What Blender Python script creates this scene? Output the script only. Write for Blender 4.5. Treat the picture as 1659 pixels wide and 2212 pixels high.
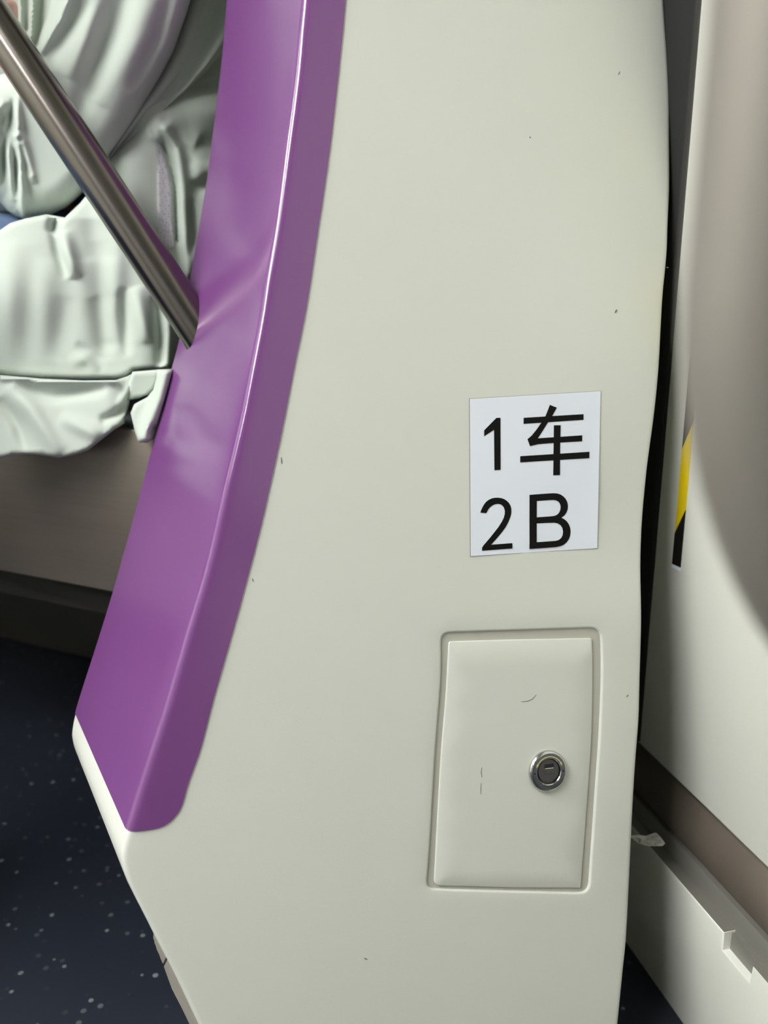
import bpy, bmesh, math, random
from mathutils import Vector
from mathutils.geometry import delaunay_2d_cdt, tessellate_polygon

for o in list(bpy.data.objects):
    bpy.data.objects.remove(o, do_unlink=True)
scene = bpy.context.scene
C = scene.collection
random.seed(4)

# ------------------------------------------------------------------ camera
W, Hh = 1659.0, 2212.0
PITCH = math.radians(15.0)
CAM_H = 0.70
F = (Hh / 2) / math.tan(math.radians(30.0))          # focal length in pixels
cp, sp = math.cos(PITCH), math.sin(PITCH)
cam_d = bpy.data.cameras.new('camera')
cam = bpy.data.objects.new('camera', cam_d)
C.objects.link(cam)
cam.location = (0, 0, CAM_H)
cam.rotation_euler = (math.pi / 2 - PITCH, 0, 0)
cam_d.sensor_fit = 'VERTICAL'
cam_d.sensor_height = 24.0
cam_d.lens = 12.0 / math.tan(math.radians(30.0))
cam_d.clip_start = 0.02
cam_d.dof.use_dof = True
cam_d.dof.focus_distance = 0.735
cam_d.dof.aperture_fstop = cam_d.lens / 1000.0 / 0.0078
scene.camera = cam

# ------------------------------------------------------------------ world, exposure
world = bpy.data.worlds.new('world')
scene.world = world
world.use_nodes = True
world.node_tree.nodes['Background'].inputs[0].default_value = (0.9, 0.95, 1.0, 1)
world.node_tree.nodes['Background'].inputs[1].default_value = 0.05
scene.view_settings.view_transform = 'Standard'
scene.view_settings.look = 'None'
scene.view_settings.gamma = 1.0
scene.view_settings.use_curve_mapping = False
scene.view_settings.exposure = 0.0
LAMP = 46.5          # brightness of the ceiling light strips


# ------------------------------------------------------------------ helpers
def c2w(X, Yd, Z):
    return Vector((X, Z * cp - Yd * sp, CAM_H - Z * sp - Yd * cp))


def px(x, y, Z):
    """a pixel of the photograph at a given distance in front of the lens"""
    return c2w((x - W / 2) / F * Z, (y - Hh / 2) / F * Z, Z)


def ray(x, y):
    return px(x, y, 1.0) - Vector((0, 0, CAM_H))


def on_plane(x, y, p0, n):
    o = Vector((0, 0, CAM_H))
    d = ray(x, y)
    return o + d * ((p0 - o).dot(n) / d.dot(n))


def interp(pts, t):
    """piecewise interpolation of [(t, v)] sorted by t, extrapolating the ends"""
    if t <= pts[0][0]:
        a, b = pts[0], pts[1]
    elif t >= pts[-1][0]:
        a, b = pts[-2], pts[-1]
    else:
        for a, b in zip(pts, pts[1:]):
            if a[0] <= t <= b[0]:
                break
    k = (t - a[0]) / (b[0] - a[0])
    return a[1] + (b[1] - a[1]) * k


def smooth_interp(pts, t):
    """Catmull-Rom through [(t, v)]"""
    n = len(pts)
    if t <= pts[0][0] or t >= pts[-1][0]:
        return interp(pts, t)
    for i in range(n - 1):
        if pts[i][0] <= t <= pts[i + 1][0]:
            break
    t0, v0 = pts[i]
    t1, v1 = pts[i + 1]

    def slope(j):
        if j == 0:
            return (pts[1][1] - pts[0][1]) / (pts[1][0] - pts[0][0])
        if j == n - 1:
            return (pts[-1][1] - pts[-2][1]) / (pts[-1][0] - pts[-2][0])
        return (pts[j + 1][1] - pts[j - 1][1]) / (pts[j + 1][0] - pts[j - 1][0])
    h = t1 - t0
    s = (t - t0) / h
    m0, m1 = slope(i) * h, slope(i + 1) * h
    return ((2 * s**3 - 3 * s**2 + 1) * v0 + (s**3 - 2 * s**2 + s) * m0
            + (-2 * s**3 + 3 * s**2) * v1 + (s**3 - s**2) * m1)


def in_poly(p, poly):
    x, y = p
    r = False
    j = len(poly) - 1
    for i in range(len(poly)):
        xi, yi = poly[i]
        xj, yj = poly[j]
        if (yi > y) != (yj > y) and x < (xj - xi) * (y - yi) / (yj - yi) + xi:
            r = not r
        j = i
    return r


def seg_dist(p, a, b):
    ax, ay = a
    bx, by = b
    dx, dy = bx - ax, by - ay
    l2 = dx * dx + dy * dy
    t = 0 if l2 == 0 else max(0, min(1, ((p[0] - ax) * dx + (p[1] - ay) * dy) / l2))
    return math.hypot(p[0] - ax - dx * t, p[1] - ay - dy * t), t


def poly_dist(p, poly, closed=True):
    n = len(poly)
    return min(seg_dist(p, poly[i], poly[(i + 1) % n])[0] for i in range(n if closed else n - 1))


def rounded(pts, r, n=5):
    """round the corners of a closed polygon; r is one radius or one for each corner"""
    out = []
    m = len(pts)
    for i in range(m):
        p = Vector(pts[i])
        a = Vector(pts[i - 1]) - p
        b = Vector(pts[(i + 1) % m]) - p
        rr = r[i] if isinstance(r, (list, tuple)) else r
        rr = min(rr, a.length * .49, b.length * .49)
        if rr <= 0:
            out.append(tuple(p))
            continue
        A = p + a.normalized() * rr
        B = p + b.normalized() * rr
        for k in range(n + 1):
            t = k / n
            q = A * (1 - t)**2 + p * (2 * t * (1 - t)) + B * t * t
            out.append((q.x, q.y))
    return out


def offset_poly(poly, d):
    """move a closed polygon outwards (d > 0) by d"""
    n = len(poly)
    area = sum(poly[i - 1][0] * poly[i][1] - poly[i][0] * poly[i - 1][1] for i in range(n))
    s = 1 if area > 0 else -1
    out = []
    for i in range(n):
        a = Vector(poly[i]) - Vector(poly[i - 1])
        b = Vector(poly[(i + 1) % n]) - Vector(poly[i])
        a = a.normalized() if a.length > 1e-9 else b.normalized()
        b = b.normalized() if b.length > 1e-9 else a
        na = Vector((a.y, -a.x)) * s
        nb = Vector((b.y, -b.x)) * s
        m = (na + nb)
        m = m.normalized() if m.length > 1e-6 else na
        k = max(.5, m.dot(na))
        q = Vector(poly[i]) + m * (d / k)
        out.append((q.x, q.y))
    return out


def cdt(poly, step, holes=()):
    """triangulate a polygon with inner grid points; returns 2D verts and triangles"""
    verts = [Vector(p) for p in poly]
    edges = [(i, (i + 1) % len(poly)) for i in range(len(poly))]
    for h in holes:
        s = len(verts)
        verts += [Vector(p) for p in h]
        edges += [(s + i, s + (i + 1) % len(h)) for i in range(len(h))]
    xs = [p[0] for p in poly]
    ys = [p[1] for p in poly]
    y = min(ys) + step * .5
    row = 0
    while y < max(ys):
        x = min(xs) + step * (.5 if row % 2 else 1.0)
        while x < max(xs):
            if in_poly((x, y), poly) and not any(in_poly((x, y), h) for h in holes):
                if poly_dist((x, y), poly) > step * .5 and all(poly_dist((x, y), h) > step * .5 for h in holes):
                    verts.append(Vector((x, y)))
            x += step
        y += step
        row += 1
    v, e, f, _, _, _ = delaunay_2d_cdt(verts, edges, [], 0, 1e-5)
    tris = []
    for t in f:
        c = sum((v[i] for i in t), Vector((0, 0))) / len(t)
        if in_poly(c, poly) and not any(in_poly(c, h) for h in holes):
            tris.append(tuple(t))
    return [tuple(p) for p in v], tris


def link(name, bm, mat, parent=None, smooth=True, angle=35):
    me = bpy.data.meshes.new(name)
    bmesh.ops.recalc_face_normals(bm, faces=bm.faces[:])
    bm.to_mesh(me)
    bm.free()
    if smooth:
        for p in me.polygons:
            p.use_smooth = True
        me.set_sharp_from_angle(angle=math.radians(angle))
    o = bpy.data.objects.new(name, me)
    C.objects.link(o)
    for m in (mat if isinstance(mat, (list, tuple)) else [mat]):
        me.materials.append(m)
    if parent:
        o.parent = parent
    return o


def empty(name, loc):
    o = bpy.data.objects.new(name, None)
    C.objects.link(o)
    o.location = loc
    o.empty_display_size = .05
    return o


def adopt(child, parent):
    """parent while keeping the child where it stands"""
    child.parent = parent
    child.matrix_parent_inverse = parent.matrix_basis.inverted()


def tag(o, label=None, cat=None, group=None, kind=None):
    if label:
        o['label'] = label
    if cat:
        o['category'] = cat
    if group:
        o['group'] = group
    if kind:
        o['kind'] = kind
    return o


def add_box(bm, c, ax, ay, az, sx, sy, sz, bevel=0):
    vs = []
    for i in (-1, 1):
        for j in (-1, 1):
            for k in (-1, 1):
                vs.append(bm.verts.new(c + ax * (i * sx / 2) + ay * (j * sy / 2) + az * (k * sz / 2)))
    fs = [(0, 1, 3, 2), (4, 6, 7, 5), (0, 4, 5, 1), (2, 3, 7, 6), (0, 2, 6, 4), (1, 5, 7, 3)]
    faces = [bm.faces.new([vs[i] for i in f]) for f in fs]
    if bevel:
        es = list({e for f in faces for e in f.edges})
        bmesh.ops.bevel(bm, geom=es, offset=bevel, segments=3, affect='EDGES', profile=.5)


def loft(bm, rings, closed=True, caps=True):
    vr = [[bm.verts.new(p) for p in r] for r in rings]
    n = len(vr[0])
    for a, b in zip(vr, vr[1:]):
        for i in range(n if closed else n - 1):
            j = (i + 1) % n
            try:
                bm.faces.new((a[i], a[j], b[j], b[i]))
            except ValueError:
                pass
    if caps and closed:
        bm.faces.new(vr[0][::-1])
        bm.faces.new(vr[-1])
    return vr


def tube(bm, pts, r, seg=32, up=Vector((0, 0, 1)), ry=None):
    """a tube along 3D points (parallel transported frame)"""
    pts = [Vector(p) for p in pts]
    rings = []
    t0 = (pts[1] - pts[0]).normalized()
    nrm = up - t0 * up.dot(t0)
    if nrm.length < 1e-4:
        nrm = Vector((1, 0, 0)) - t0 * t0.x
    nrm.normalize()
    for i, p in enumerate(pts):
        if i == 0:
            t = (pts[1] - pts[0])
        elif i == len(pts) - 1:
            t = (pts[-1] - pts[-2])
        else:
            t = (pts[i + 1] - pts[i]).normalized() + (pts[i] - pts[i - 1]).normalized()
        t.normalize()
        nrm = (nrm - t * nrm.dot(t)).normalized()
        bn = t.cross(nrm)
        rr = r[i] if isinstance(r, (list, tuple)) else r
        q = ry if ry else rr
        rings.append([p + nrm * (rr * math.cos(a)) + bn * (q * math.sin(a))
                      for a in [2 * math.pi * k / seg for k in range(seg)]])
    loft(bm, rings)


def bend_path(pts, r, n=10):
    """3D polyline with rounded corners"""
    pts = [Vector(p) for p in pts]
    out = [pts[0]]
    for i in range(1, len(pts) - 1):
        p = pts[i]
        a = (pts[i - 1] - p)
        b = (pts[i + 1] - p)
        rr = min(r, a.length * .49, b.length * .49)
        A = p + a.normalized() * rr
        B = p + b.normalized() * rr
        for k in range(n + 1):
            t = k / n
            out.append(A * (1 - t)**2 + p * (2 * t * (1 - t)) + B * t * t)
    out.append(pts[-1])
    return out


# ------------------------------------------------------------------ materials
def srgb(r, g, b):
    f = lambda v: (v / 255) / 12.92 if v / 255 <= .04045 else ((v / 255 + .055) / 1.055)**2.4
    return (f(r), f(g), f(b), 1)


def mat(name, col, rough=.5, metal=0, coat=0, noise=0, nscale=40, bump=0, bscale=400, spec=.5,
        aniso=0, stretch=None, sheen=0, coat_rough=.05, rough_var=0):
    m = bpy.data.materials.new(name)
    m.use_nodes = True
    nt = m.node_tree
    b = nt.nodes['Principled BSDF']
    b.inputs['Base Color'].default_value = col
    b.inputs['Roughness'].default_value = rough
    b.inputs['Metallic'].default_value = metal
    b.inputs['Specular IOR Level'].default_value = spec
    b.inputs['Coat Weight'].default_value = coat
    b.inputs['Coat Roughness'].default_value = coat_rough
    b.inputs['Anisotropic'].default_value = aniso
    b.inputs['Sheen Weight'].default_value = sheen
    tc = nt.nodes.new('ShaderNodeTexCoord')
    vec = tc.outputs['Object']
    if stretch:
        mp = nt.nodes.new('ShaderNodeMapping')
        mp.inputs['Rotation'].default_value = stretch[1]
        mp.inputs['Scale'].default_value = stretch[0]
        nt.links.new(vec, mp.inputs['Vector'])
        vec = mp.outputs['Vector']
    if noise or rough_var:
        n = nt.nodes.new('ShaderNodeTexNoise')
        n.inputs['Scale'].default_value = nscale
        n.inputs['Detail'].default_value = 5
        nt.links.new(vec, n.inputs['Vector'])
        if noise:
            r = nt.nodes.new('ShaderNodeMix')
            r.data_type = 'RGBA'
            r.inputs[6].default_value = tuple(c * (1 - noise) for c in col[:3]) + (1,)
            r.inputs[7].default_value = tuple(min(1, c * (1 + noise)) for c in col[:3]) + (1,)
            nt.links.new(n.outputs['Fac'], r.inputs[0])
            nt.links.new(r.outputs[2], b.inputs['Base Color'])
        if rough_var:
            mr = nt.nodes.new('ShaderNodeMapRange')
            mr.inputs['To Min'].default_value = max(0, rough - rough_var)
            mr.inputs['To Max'].default_value = rough + rough_var
            nt.links.new(n.outputs['Fac'], mr.inputs['Value'])
            nt.links.new(mr.outputs['Result'], b.inputs['Roughness'])
    if bump:
        n2 = nt.nodes.new('ShaderNodeTexNoise')
        n2.inputs['Scale'].default_value = bscale
        n2.inputs['Detail'].default_value = 3
        nt.links.new(vec, n2.inputs['Vector'])
        bp = nt.nodes.new('ShaderNodeBump')
        bp.inputs['Strength'].default_value = bump
        bp.inputs['Distance'].default_value = .0006
        nt.links.new(n2.outputs['Fac'], bp.inputs['Height'])
        nt.links.new(bp.outputs['Normal'], b.inputs['Normal'])
    return m


M = {}
M['cream'] = mat('cream_paint', srgb(210, 212, 202), .42, noise=.015, nscale=9, bump=.12, bscale=900)
M['cream_wall'] = mat('cream_wall_paint', srgb(212, 213, 203), .45, noise=.03, nscale=6, bump=.1, bscale=700)
M['purple'] = mat('purple_gelcoat', srgb(117, 68, 126), .18, noise=.02, nscale=30, bump=.06, bscale=1400, spec=.8, coat=.12, coat_rough=.08)
M['gasket'] = mat('grey_gasket', srgb(186, 184, 172), .7, noise=.06, nscale=60)
M['sticker'] = mat('sticker_vinyl', srgb(226, 231, 241), .45, noise=.01, nscale=80)
M['ink'] = mat('black_ink', srgb(14, 13, 13), .75, spec=.15, noise=.2, nscale=90)
M['sticker_edge'] = mat('sticker_edge', srgb(120, 120, 112), .7)
M['chrome'] = mat('chrome', srgb(205, 205, 200), .14, metal=1, rough_var=.05, nscale=120)
M['lock_face'] = mat('dark_lock_metal', srgb(104, 108, 112), .32, metal=.9, noise=.08, nscale=300)
M['lock_dark'] = mat('lock_plug_metal', srgb(92, 90, 92), .4, metal=.8, noise=.1, nscale=300)
M['hole'] = mat('keyhole_dark', srgb(14, 14, 14), .6)
M['gold'] = mat('gold_paint', srgb(214, 200, 130), .35, metal=.3)
M['steel'] = mat('brushed_steel', srgb(122, 116, 110), .22, metal=1)
M['satin_steel'] = mat('satin_rail_steel', srgb(144, 139, 130), .48, metal=.35, spec=.3)
M['apron_steel'] = mat('brushed_apron_steel', srgb(146, 136, 126), .40, metal=.75, noise=.12, nscale=14,
                       stretch=((.5, .5, 14), (0, 0, 0)), rough_var=.08)
M['rail_metal'] = mat('worn_rail_metal', srgb(122, 112, 101), .42, metal=.55, noise=.18, nscale=18, rough_var=.1)
M['rail_grey'] = mat('grey_channel_metal', srgb(128, 126, 118), .5, metal=.3, noise=.08, nscale=20)
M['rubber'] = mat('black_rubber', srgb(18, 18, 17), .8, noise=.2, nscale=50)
M['dark_box'] = mat('dark_underseat', srgb(46, 43, 37), .6, noise=.2, nscale=8)
M['cushion'] = mat('seat_grey', srgb(90, 90, 92), .6, noise=.05)
M['cloth'] = mat('mint_white_cloth', srgb(190, 199, 188), .75, noise=.03, nscale=7, bump=.25, bscale=1500, sheen=.15, spec=.3)
M['mesh_cloth'] = None
M['denim'] = mat('blue_denim', srgb(98, 118, 150), .85, noise=.15, nscale=200, bump=.3, bscale=1200)
M['skin'] = mat('skin', srgb(214, 170, 156), .5, noise=.04, nscale=30)
M['shoe'] = mat('white_shoe', srgb(200, 200, 198), .6, noise=.05)
M['hair'] = mat('dark_hair', srgb(30, 24, 22), .5, noise=.2, nscale=80)
M['nail'] = mat('dark_red_nail', srgb(92, 44, 40), .25)
M['phone'] = mat('dark_phone', srgb(24, 24, 28), .25)
M['scuff'] = mat('scuff_grey', srgb(112, 108, 98), .8)
M['grey_end'] = mat('grey_end_wall', srgb(122, 124, 124), .6, noise=.1, nscale=3)
M['ceiling'] = mat('ceiling_white', srgb(214, 214, 208), .6, noise=.02)
M['yellow'] = mat('hazard_yellow', srgb(224, 196, 20), .4, noise=.05, nscale=120)
M['tape_black'] = mat('hazard_black', srgb(16, 15, 14), .45)
M['tape_clear'] = mat('crumpled_plastic', srgb(178, 178, 170), .3, noise=.15, nscale=60)
M['caulk'] = mat('grey_caulk', srgb(150, 144, 134), .8, noise=.15, nscale=60)

# perforated mesh cloth
m = mat('perforated_mesh_cloth', srgb(205, 200, 210), .8)
nt = m.node_tree
b = nt.nodes['Principled BSDF']
tc = nt.nodes.new('ShaderNodeTexCoord')
vo = nt.nodes.new('ShaderNodeTexVoronoi')
vo.inputs['Scale'].default_value = 360
vo.inputs['Randomness'].default_value = .35
nt.links.new(tc.outputs['Object'], vo.inputs['Vector'])
rp = nt.nodes.new('ShaderNodeValToRGB')
rp.color_ramp.elements[0].position = .22
rp.color_ramp.elements[0].color = srgb(150, 144, 152)
rp.color_ramp.elements[1].position = .36
rp.color_ramp.elements[1].color = srgb(208, 204, 212)
nt.links.new(vo.outputs['Distance'], rp.inputs['Fac'])
nt.links.new(rp.outputs['Color'], b.inputs['Base Color'])
M['mesh_cloth'] = m

# speckled floor
m = mat('speckled_navy_floor', srgb(34, 38, 47), .38, spec=.35)
nt = m.node_tree
b = nt.nodes['Principled BSDF']
tc = nt.nodes.new('ShaderNodeTexCoord')
vo = nt.nodes.new('ShaderNodeTexVoronoi')
vo.inputs['Scale'].default_value = 72
nt.links.new(tc.outputs['Object'], vo.inputs['Vector'])
lt = nt.nodes.new('ShaderNodeMath')
lt.operation = 'LESS_THAN'
lt.inputs[1].default_value = .21
nt.links.new(vo.outputs['Distance'], lt.inputs[0])
sep = nt.nodes.new('ShaderNodeSeparateColor')
nt.links.new(vo.outputs['Color'], sep.inputs['Color'])
gt = nt.nodes.new('ShaderNodeMath')
gt.operation = 'POWER'
gt.inputs[1].default_value = 3.0
nt.links.new(sep.outputs['Red'], gt.inputs[0])
mu = nt.nodes.new('ShaderNodeMath')
mu.operation = 'MULTIPLY'
nt.links.new(lt.outputs[0], mu.inputs[0])
nt.links.new(gt.outputs[0], mu.inputs[1])
mx = nt.nodes.new('ShaderNodeMix')
mx.data_type = 'RGBA'
mx.inputs[6].default_value = srgb(34, 38, 47)
mx.inputs[7].default_value = srgb(112, 118, 122)
nt.links.new(mu.outputs[0], mx.inputs[0])
nt.links.new(mx.outputs[2], b.inputs['Base Color'])
M['floor'] = m

# lamp diffuser
m = bpy.data.materials.new('lamp_diffuser')
m.use_nodes = True
b = m.node_tree.nodes['Principled BSDF']
b.inputs['Base Color'].default_value = (.9, .9, .9, 1)
b.inputs['Emission Color'].default_value = (1.0, 1.0, .995, 1)
b.inputs['Emission Strength'].default_value = LAMP
M['lamp'] = m

UP = Vector((0, 0, 1))

# ------------------------------------------------------------------ the room
CEIL = 2.15
# right wall: a vertical plane running away from the camera, slightly to the left
WP = px(1392, 1618, .93)                      # a point on its lower edge, in the gap
WU = Vector((-.240, .971, 0)).normalized()     # along the wall, away from the camera
WN = Vector((-WU.y, WU.x, 0))                  # out of the wall, into the car
WZ = WP.z                                      # height of the lower edge
AP = px(250, 1281, .95)                       # bench apron: lower edge beside the partition
AU = Vector((-.903, .429, 0)).normalized()     # along the bench, to the left
AN = Vector((-AU.y, AU.x, 0))
if AN.y > 0:
    AN = -AN                                   # out of the bench, into the aisle


def slab(name, corners, thick, material, bevel=0):
    """an upright or flat slab from a quad of corners and a thickness vector"""
    bm = bmesh.new()
    loft(bm, [corners, [c + thick for c in corners]])
    if bevel:
        bmesh.ops.bevel(bm, geom=bm.edges[:], offset=bevel, segments=3, affect='EDGES', profile=.5)
    return link(name, bm, material)


XL, XR, YB, YF = -2.6, 1.3, -1.9, 3.2
o = slab('floor', [Vector((XL, YB, 0)), Vector((XR, YB, 0)), Vector((XR, YF, 0)), Vector((XL, YF, 0))], Vector((0, 0, -.05)), M['floor'])
tag(o, kind='structure')
o = slab('ceiling', [Vector((XL, YB, CEIL)), Vector((XR, YB, CEIL)), Vector((XR, YF, CEIL)), Vector((XL, YF, CEIL))], Vector((0, 0, .05)), M['ceiling'])
tag(o, kind='structure')
o = slab('wall_left', [Vector((XL, YB, 0)), Vector((XL, YF, 0)), Vector((XL, YF, CEIL)), Vector((XL, YB, CEIL))], Vector((-.05, 0, 0)), M['cream_wall'])
tag(o, kind='structure')
o = slab('wall_rear', [Vector((XL, YB, 0)), Vector((XR, YB, 0)), Vector((XR, YB, CEIL)), Vector((XL, YB, CEIL))], Vector((0, -.05, 0)), M['grey_end'])
tag(o, kind='structure')
bw = Vector((AP.x, AP.y, 0)) - AN * .52
a0, a1 = bw - AU * .62, bw + AU * 2.9
o = slab('wall_back', [a0, a1, a1 + UP * CEIL, a0 + UP * CEIL], -AN * .05, M['cream_wall'])
tag(o, kind='structure')

# right wall: its far end rolls back into the dark gap
S_END = .06


def wpt(s, p, z):
    """point on the right wall: s along it (away from camera), p out of it, z height"""
    q = Vector((WP.x, WP.y, 0)) + WU * s + WN * p
    return Vector((q.x, q.y, z))


prof = []
R = .045
for k in range(13):
    a = math.pi / 2 * k / 12
    prof.append((S_END - .035 + R * math.sin(a), -R + R * math.cos(a)))
prof.append((S_END - .035 + R, -.12))
bm = bmesh.new()
sec = [(-2.3, -.12), (-2.3, 0)] + [(-2.3 + 2.2 * i / 6, 0) for i in range(1, 6)] + prof
rings = []
for z, d in ((WZ + .003, .003), (WZ + .0009, .0015), (WZ + .0, .004)):
    pass
zs = [(WZ, -.0025), (WZ + .0008, -.0008), (WZ + .0025, 0), (.5, 0), (.9, 0), (1.4, 0), (CEIL, 0)]
for z, d in zs:
    rings.append([wpt(s, p + (d if p > -.11 else 0), z) for s, p in sec])
loft(bm, rings)
wall_r = link('wall_right', bm, M['cream_wall'], angle=40)
tag(wall_r, kind='structure')

# hazard tape on the right wall
top_l = on_plane(1489, 700, wpt(0, 0, 0), WN)
bl = on_plane(1452.5, 1219, wpt(0, .0006, 0), WN)
br = on_plane(1470.5, 1226, wpt(0, .0006, 0), WN)


def wall_sz(x, y, off=.0):
    q = on_plane(x, y, wpt(0, off, 0), WN)
    return (q - Vector((WP.x, WP.y, 0))).dot(WU), q.z


s_l, z_l = wall_sz(1452.5, 1218)
s_r, z_r = wall_sz(1470.5, 1226)
tape = empty('hazard_tape', wpt((s_l + s_r) / 2, .0003, z_r))
tag(tape, 'yellow and black diagonal hazard tape strip running up the cream wall', 'hazard tape')
s1, zb1 = wall_sz(1455, 1150)       # lower end of the yellow stripe, left edge
s2, zb2 = wall_sz(1478, 1100)       # on the right edge
_, zt1 = wall_sz(1470, 968)
_, zt2 = wall_sz(1486, 935)
ph = (zt1 - zb1)


def tape_piece(name, a, b, c, d, material, e=.0006):
    bm = bmesh.new()
    q = [wpt(s_l, 0, a), wpt(s_r, 0, b), wpt(s_r, 0, d), wpt(s_l, 0, c)]
    loft(bm, [q, [v + WN * e for v in q]])
    p = link(name, bm, material, smooth=False)
    adopt(p, tape)


bpy.context.view_layer.update()
zl, zr = z_l, z_r
tape_piece('end_fold', zl - .0035, zr - .0035, zl, zr, M['sticker'], .0009)
tape_piece('black_stripe', zl, zr, zb1, zb2, M['tape_black'])
cur = (zb1, zb2)
for k in range(12):
    nxt = (cur[0] + ph, cur[1] + ph)
    if nxt[0] > 1.6:
        break
    tape_piece('yellow_stripe' if k % 2 == 0 else 'black_stripe', cur[0], cur[1], nxt[0], nxt[1],
               M['yellow'] if k % 2 == 0 else M['tape_black'])
    cur = nxt

# rail and lower panel under the right wall
Z_CRACK = None


def wall_z_at(x, y, p):
    return wall_sz(x, y, p)[1]


z_crack = wall_z_at(1659, 2034, .004)
z_rb = wall_z_at(1659, 2073, .004)
z_pt = wall_z_at(1659, 2121, .016)
z_pb = wall_z_at(1459, 2212, .016)
z_ledge = (z_rb + z_pt) / 2
RAIL_END = .045
# upper rounded rail
bm = bmesh.new()
sec = []
for k in range(11):
    t = k / 10
    z = WZ - .001 + (z_crack + .0006 - WZ + .001) * t
    p = -.016 + .020 * math.sin(min(1, t * 1.25) * math.pi / 2) - .006 * max(0, (t - .86) / .14)**2
    sec.append((p, z))
sec += [(-.05, z_crack + .0006), (-.05, WZ - .001)]
loft(bm, [[wpt(s, p, z) for p, z in sec] for s in (-2.3, -1.5, -.7, -.3, RAIL_END)])
o = link('trim_1', bm, M['rail_metal'], angle=30)
tag(o, 'worn brown-grey metal rail running under the cream wall', kind='structure')
# lower panel with a notch in its upper edge
PT = .016


def panel_pt(x, y):
    return wall_sz(x, y, PT)


n1 = panel_pt(1563, 2013)
n2 = panel_pt(1560, 2048)
n3 = panel_pt(1617, 2127)
n4 = panel_pt(1625, 2087)
zt = (n1[1] + n4[1]) / 2
zt0 = panel_pt(1407, 1835)[1]
zn = (n2[1] + n3[1]) / 2
zt = (zt + zt0) / 2
END = .06
outl = [(END, z_pb), (-2.3, z_pb), (-2.3, zt), (n4[0], zt), (n3[0], zn), (n2[0], zn), (n1[0], zt), (END, zt)]
bm = bmesh.new()
e = .0016
inner = offset_poly(outl, -e)
v2, tr = cdt(inner, .5)
loft(bm, [[wpt(s, PT, z) for s, z in inner], [wpt(s, PT - .0005, z) for s, z in offset_poly(outl, -.0005)],
          [wpt(s, PT - e, z) for s, z in outl], [wpt(s, -.03, z) for s, z in outl]], caps=False)
fv = [bm.verts.new(wpt(s, PT, z)) for s, z in v2]
for t in tr:
    bm.faces.new([fv[i] for i in t])
bmesh.ops.remove_doubles(bm, verts=bm.verts[:], dist=1e-5)
o = link('baseboard_right', bm, M['cream_wall'], angle=50)
tag(o, 'cream lower wall panel with a notch cut in its top edge', kind='structure')

# grey angle strip: upright leg under the rail and a flat leg lying on the panel, cut away at the notch
bm = bmesh.new()
sec = [(.0035, z_crack - .0014), (.004, z_crack - .003), (.004, zt - .002), (-.05, zt - .002), (-.05, z_crack - .0014)]
loft(bm, [[wpt(s_, p, z) for p, z in sec] for s_ in (-2.3, -.3, RAIL_END)])
for sa, sb in ((END - .002, n1[0] + .0006), (n4[0] - .0006, -2.3)):
    add_box(bm, wpt((sa + sb) / 2, .0075, zt + .0003), WU, WN, UP, abs(sb - sa), .015, .0008)
add_box(bm, wpt((n1[0] + n4[0]) / 2, -.011, (zn + zt) / 2 - .001), WU, WN, UP, abs(n1[0] - n4[0]) - .002, .038, zt - zn)
o = link('trim_2', bm, M['rail_grey'], angle=30)
tag(o, 'flat grey metal angle strip between the worn rail and the lower panel', kind='structure')

# crumpled scrap of clear tape stuck at the end of the rail
bm = bmesh.new()
pts = [(1362, 1808), (1378, 1806), (1396, 1808), (1408, 1804), (1418, 1801), (1428, 1810), (1437, 1822), (1432, 1827), (1415, 1828), (1398, 1827), (1380, 1822)]
v2, tr = cdt(pts, 6)
v3 = [bm.verts.new(px(x, y, .845 + random.uniform(-.003, .003))) for x, y in v2]
for t in tr:
    bm.faces.new([v3[i] for i in t])
ex = bmesh.ops.extrude_face_region(bm, geom=bm.faces[:])
bmesh.ops.translate(bm, verts=[g for g in ex['geom'] if isinstance(g, bmesh.types.BMVert)], vec=Vector((0, .002, 0)))
o = link('tape_scrap', bm, M['tape_clear'], smooth=False)
tag(o, 'small crumpled scrap of clear plastic tape in the dark gap', 'tape')

# added black sheet that keeps the gap behind the partition dark
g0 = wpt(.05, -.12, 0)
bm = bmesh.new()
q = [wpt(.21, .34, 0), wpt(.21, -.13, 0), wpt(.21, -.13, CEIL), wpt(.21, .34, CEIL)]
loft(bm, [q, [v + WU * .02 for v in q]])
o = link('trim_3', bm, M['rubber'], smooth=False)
tag(o, 'added black sheet keeping the gap behind the partition dark', kind='structure')

# black rubber door seal on the wall's far end, added to darken the gap
s_seal = wall_sz(1408, 1300)[0]
bm = bmesh.new()
sec = [(s_seal, 0), (s_seal + .001, .003), (s_seal + .004, .0045), (S_END + .011, .0045), (S_END + .011, -.05), (s_seal, -.001)]
loft(bm, [[wpt(a_, p_, z_) for a_, p_ in sec] for z_ in (WZ + .004, .6, 1.2, CEIL)])
o = link('trim_4', bm, M['rubber'], angle=30)
tag(o, 'black rubber door seal darkening the end of the right wall', kind='structure')

# ceiling lights
for k, (off, lab) in enumerate(((1.45, 'long ceiling light strip nearest the right wall'), (2.3, 'long ceiling light strip farther from the right wall'))):
    sc, ln = ((-.55, 1.1), (-.75, 2.3))[k]
    lamp = empty('ceiling_light', wpt(sc, off, CEIL))
    tag(lamp, lab, 'ceiling light', 'ceiling light strips')
    bpy.context.view_layer.update()
    bm = bmesh.new()
    add_box(bm, wpt(sc, off, CEIL - .012), WU, WN, UP, ln, .30, .022, .003)
    p = link('housing', bm, M['ceiling'])
    adopt(p, lamp)
    bm = bmesh.new()
    add_box(bm, wpt(sc, off, CEIL - .029), WU, WN, UP, ln - .06, .24, .014, .003)
    p = link('diffuser', bm, M['lamp'])
    adopt(p, lamp)

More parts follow.
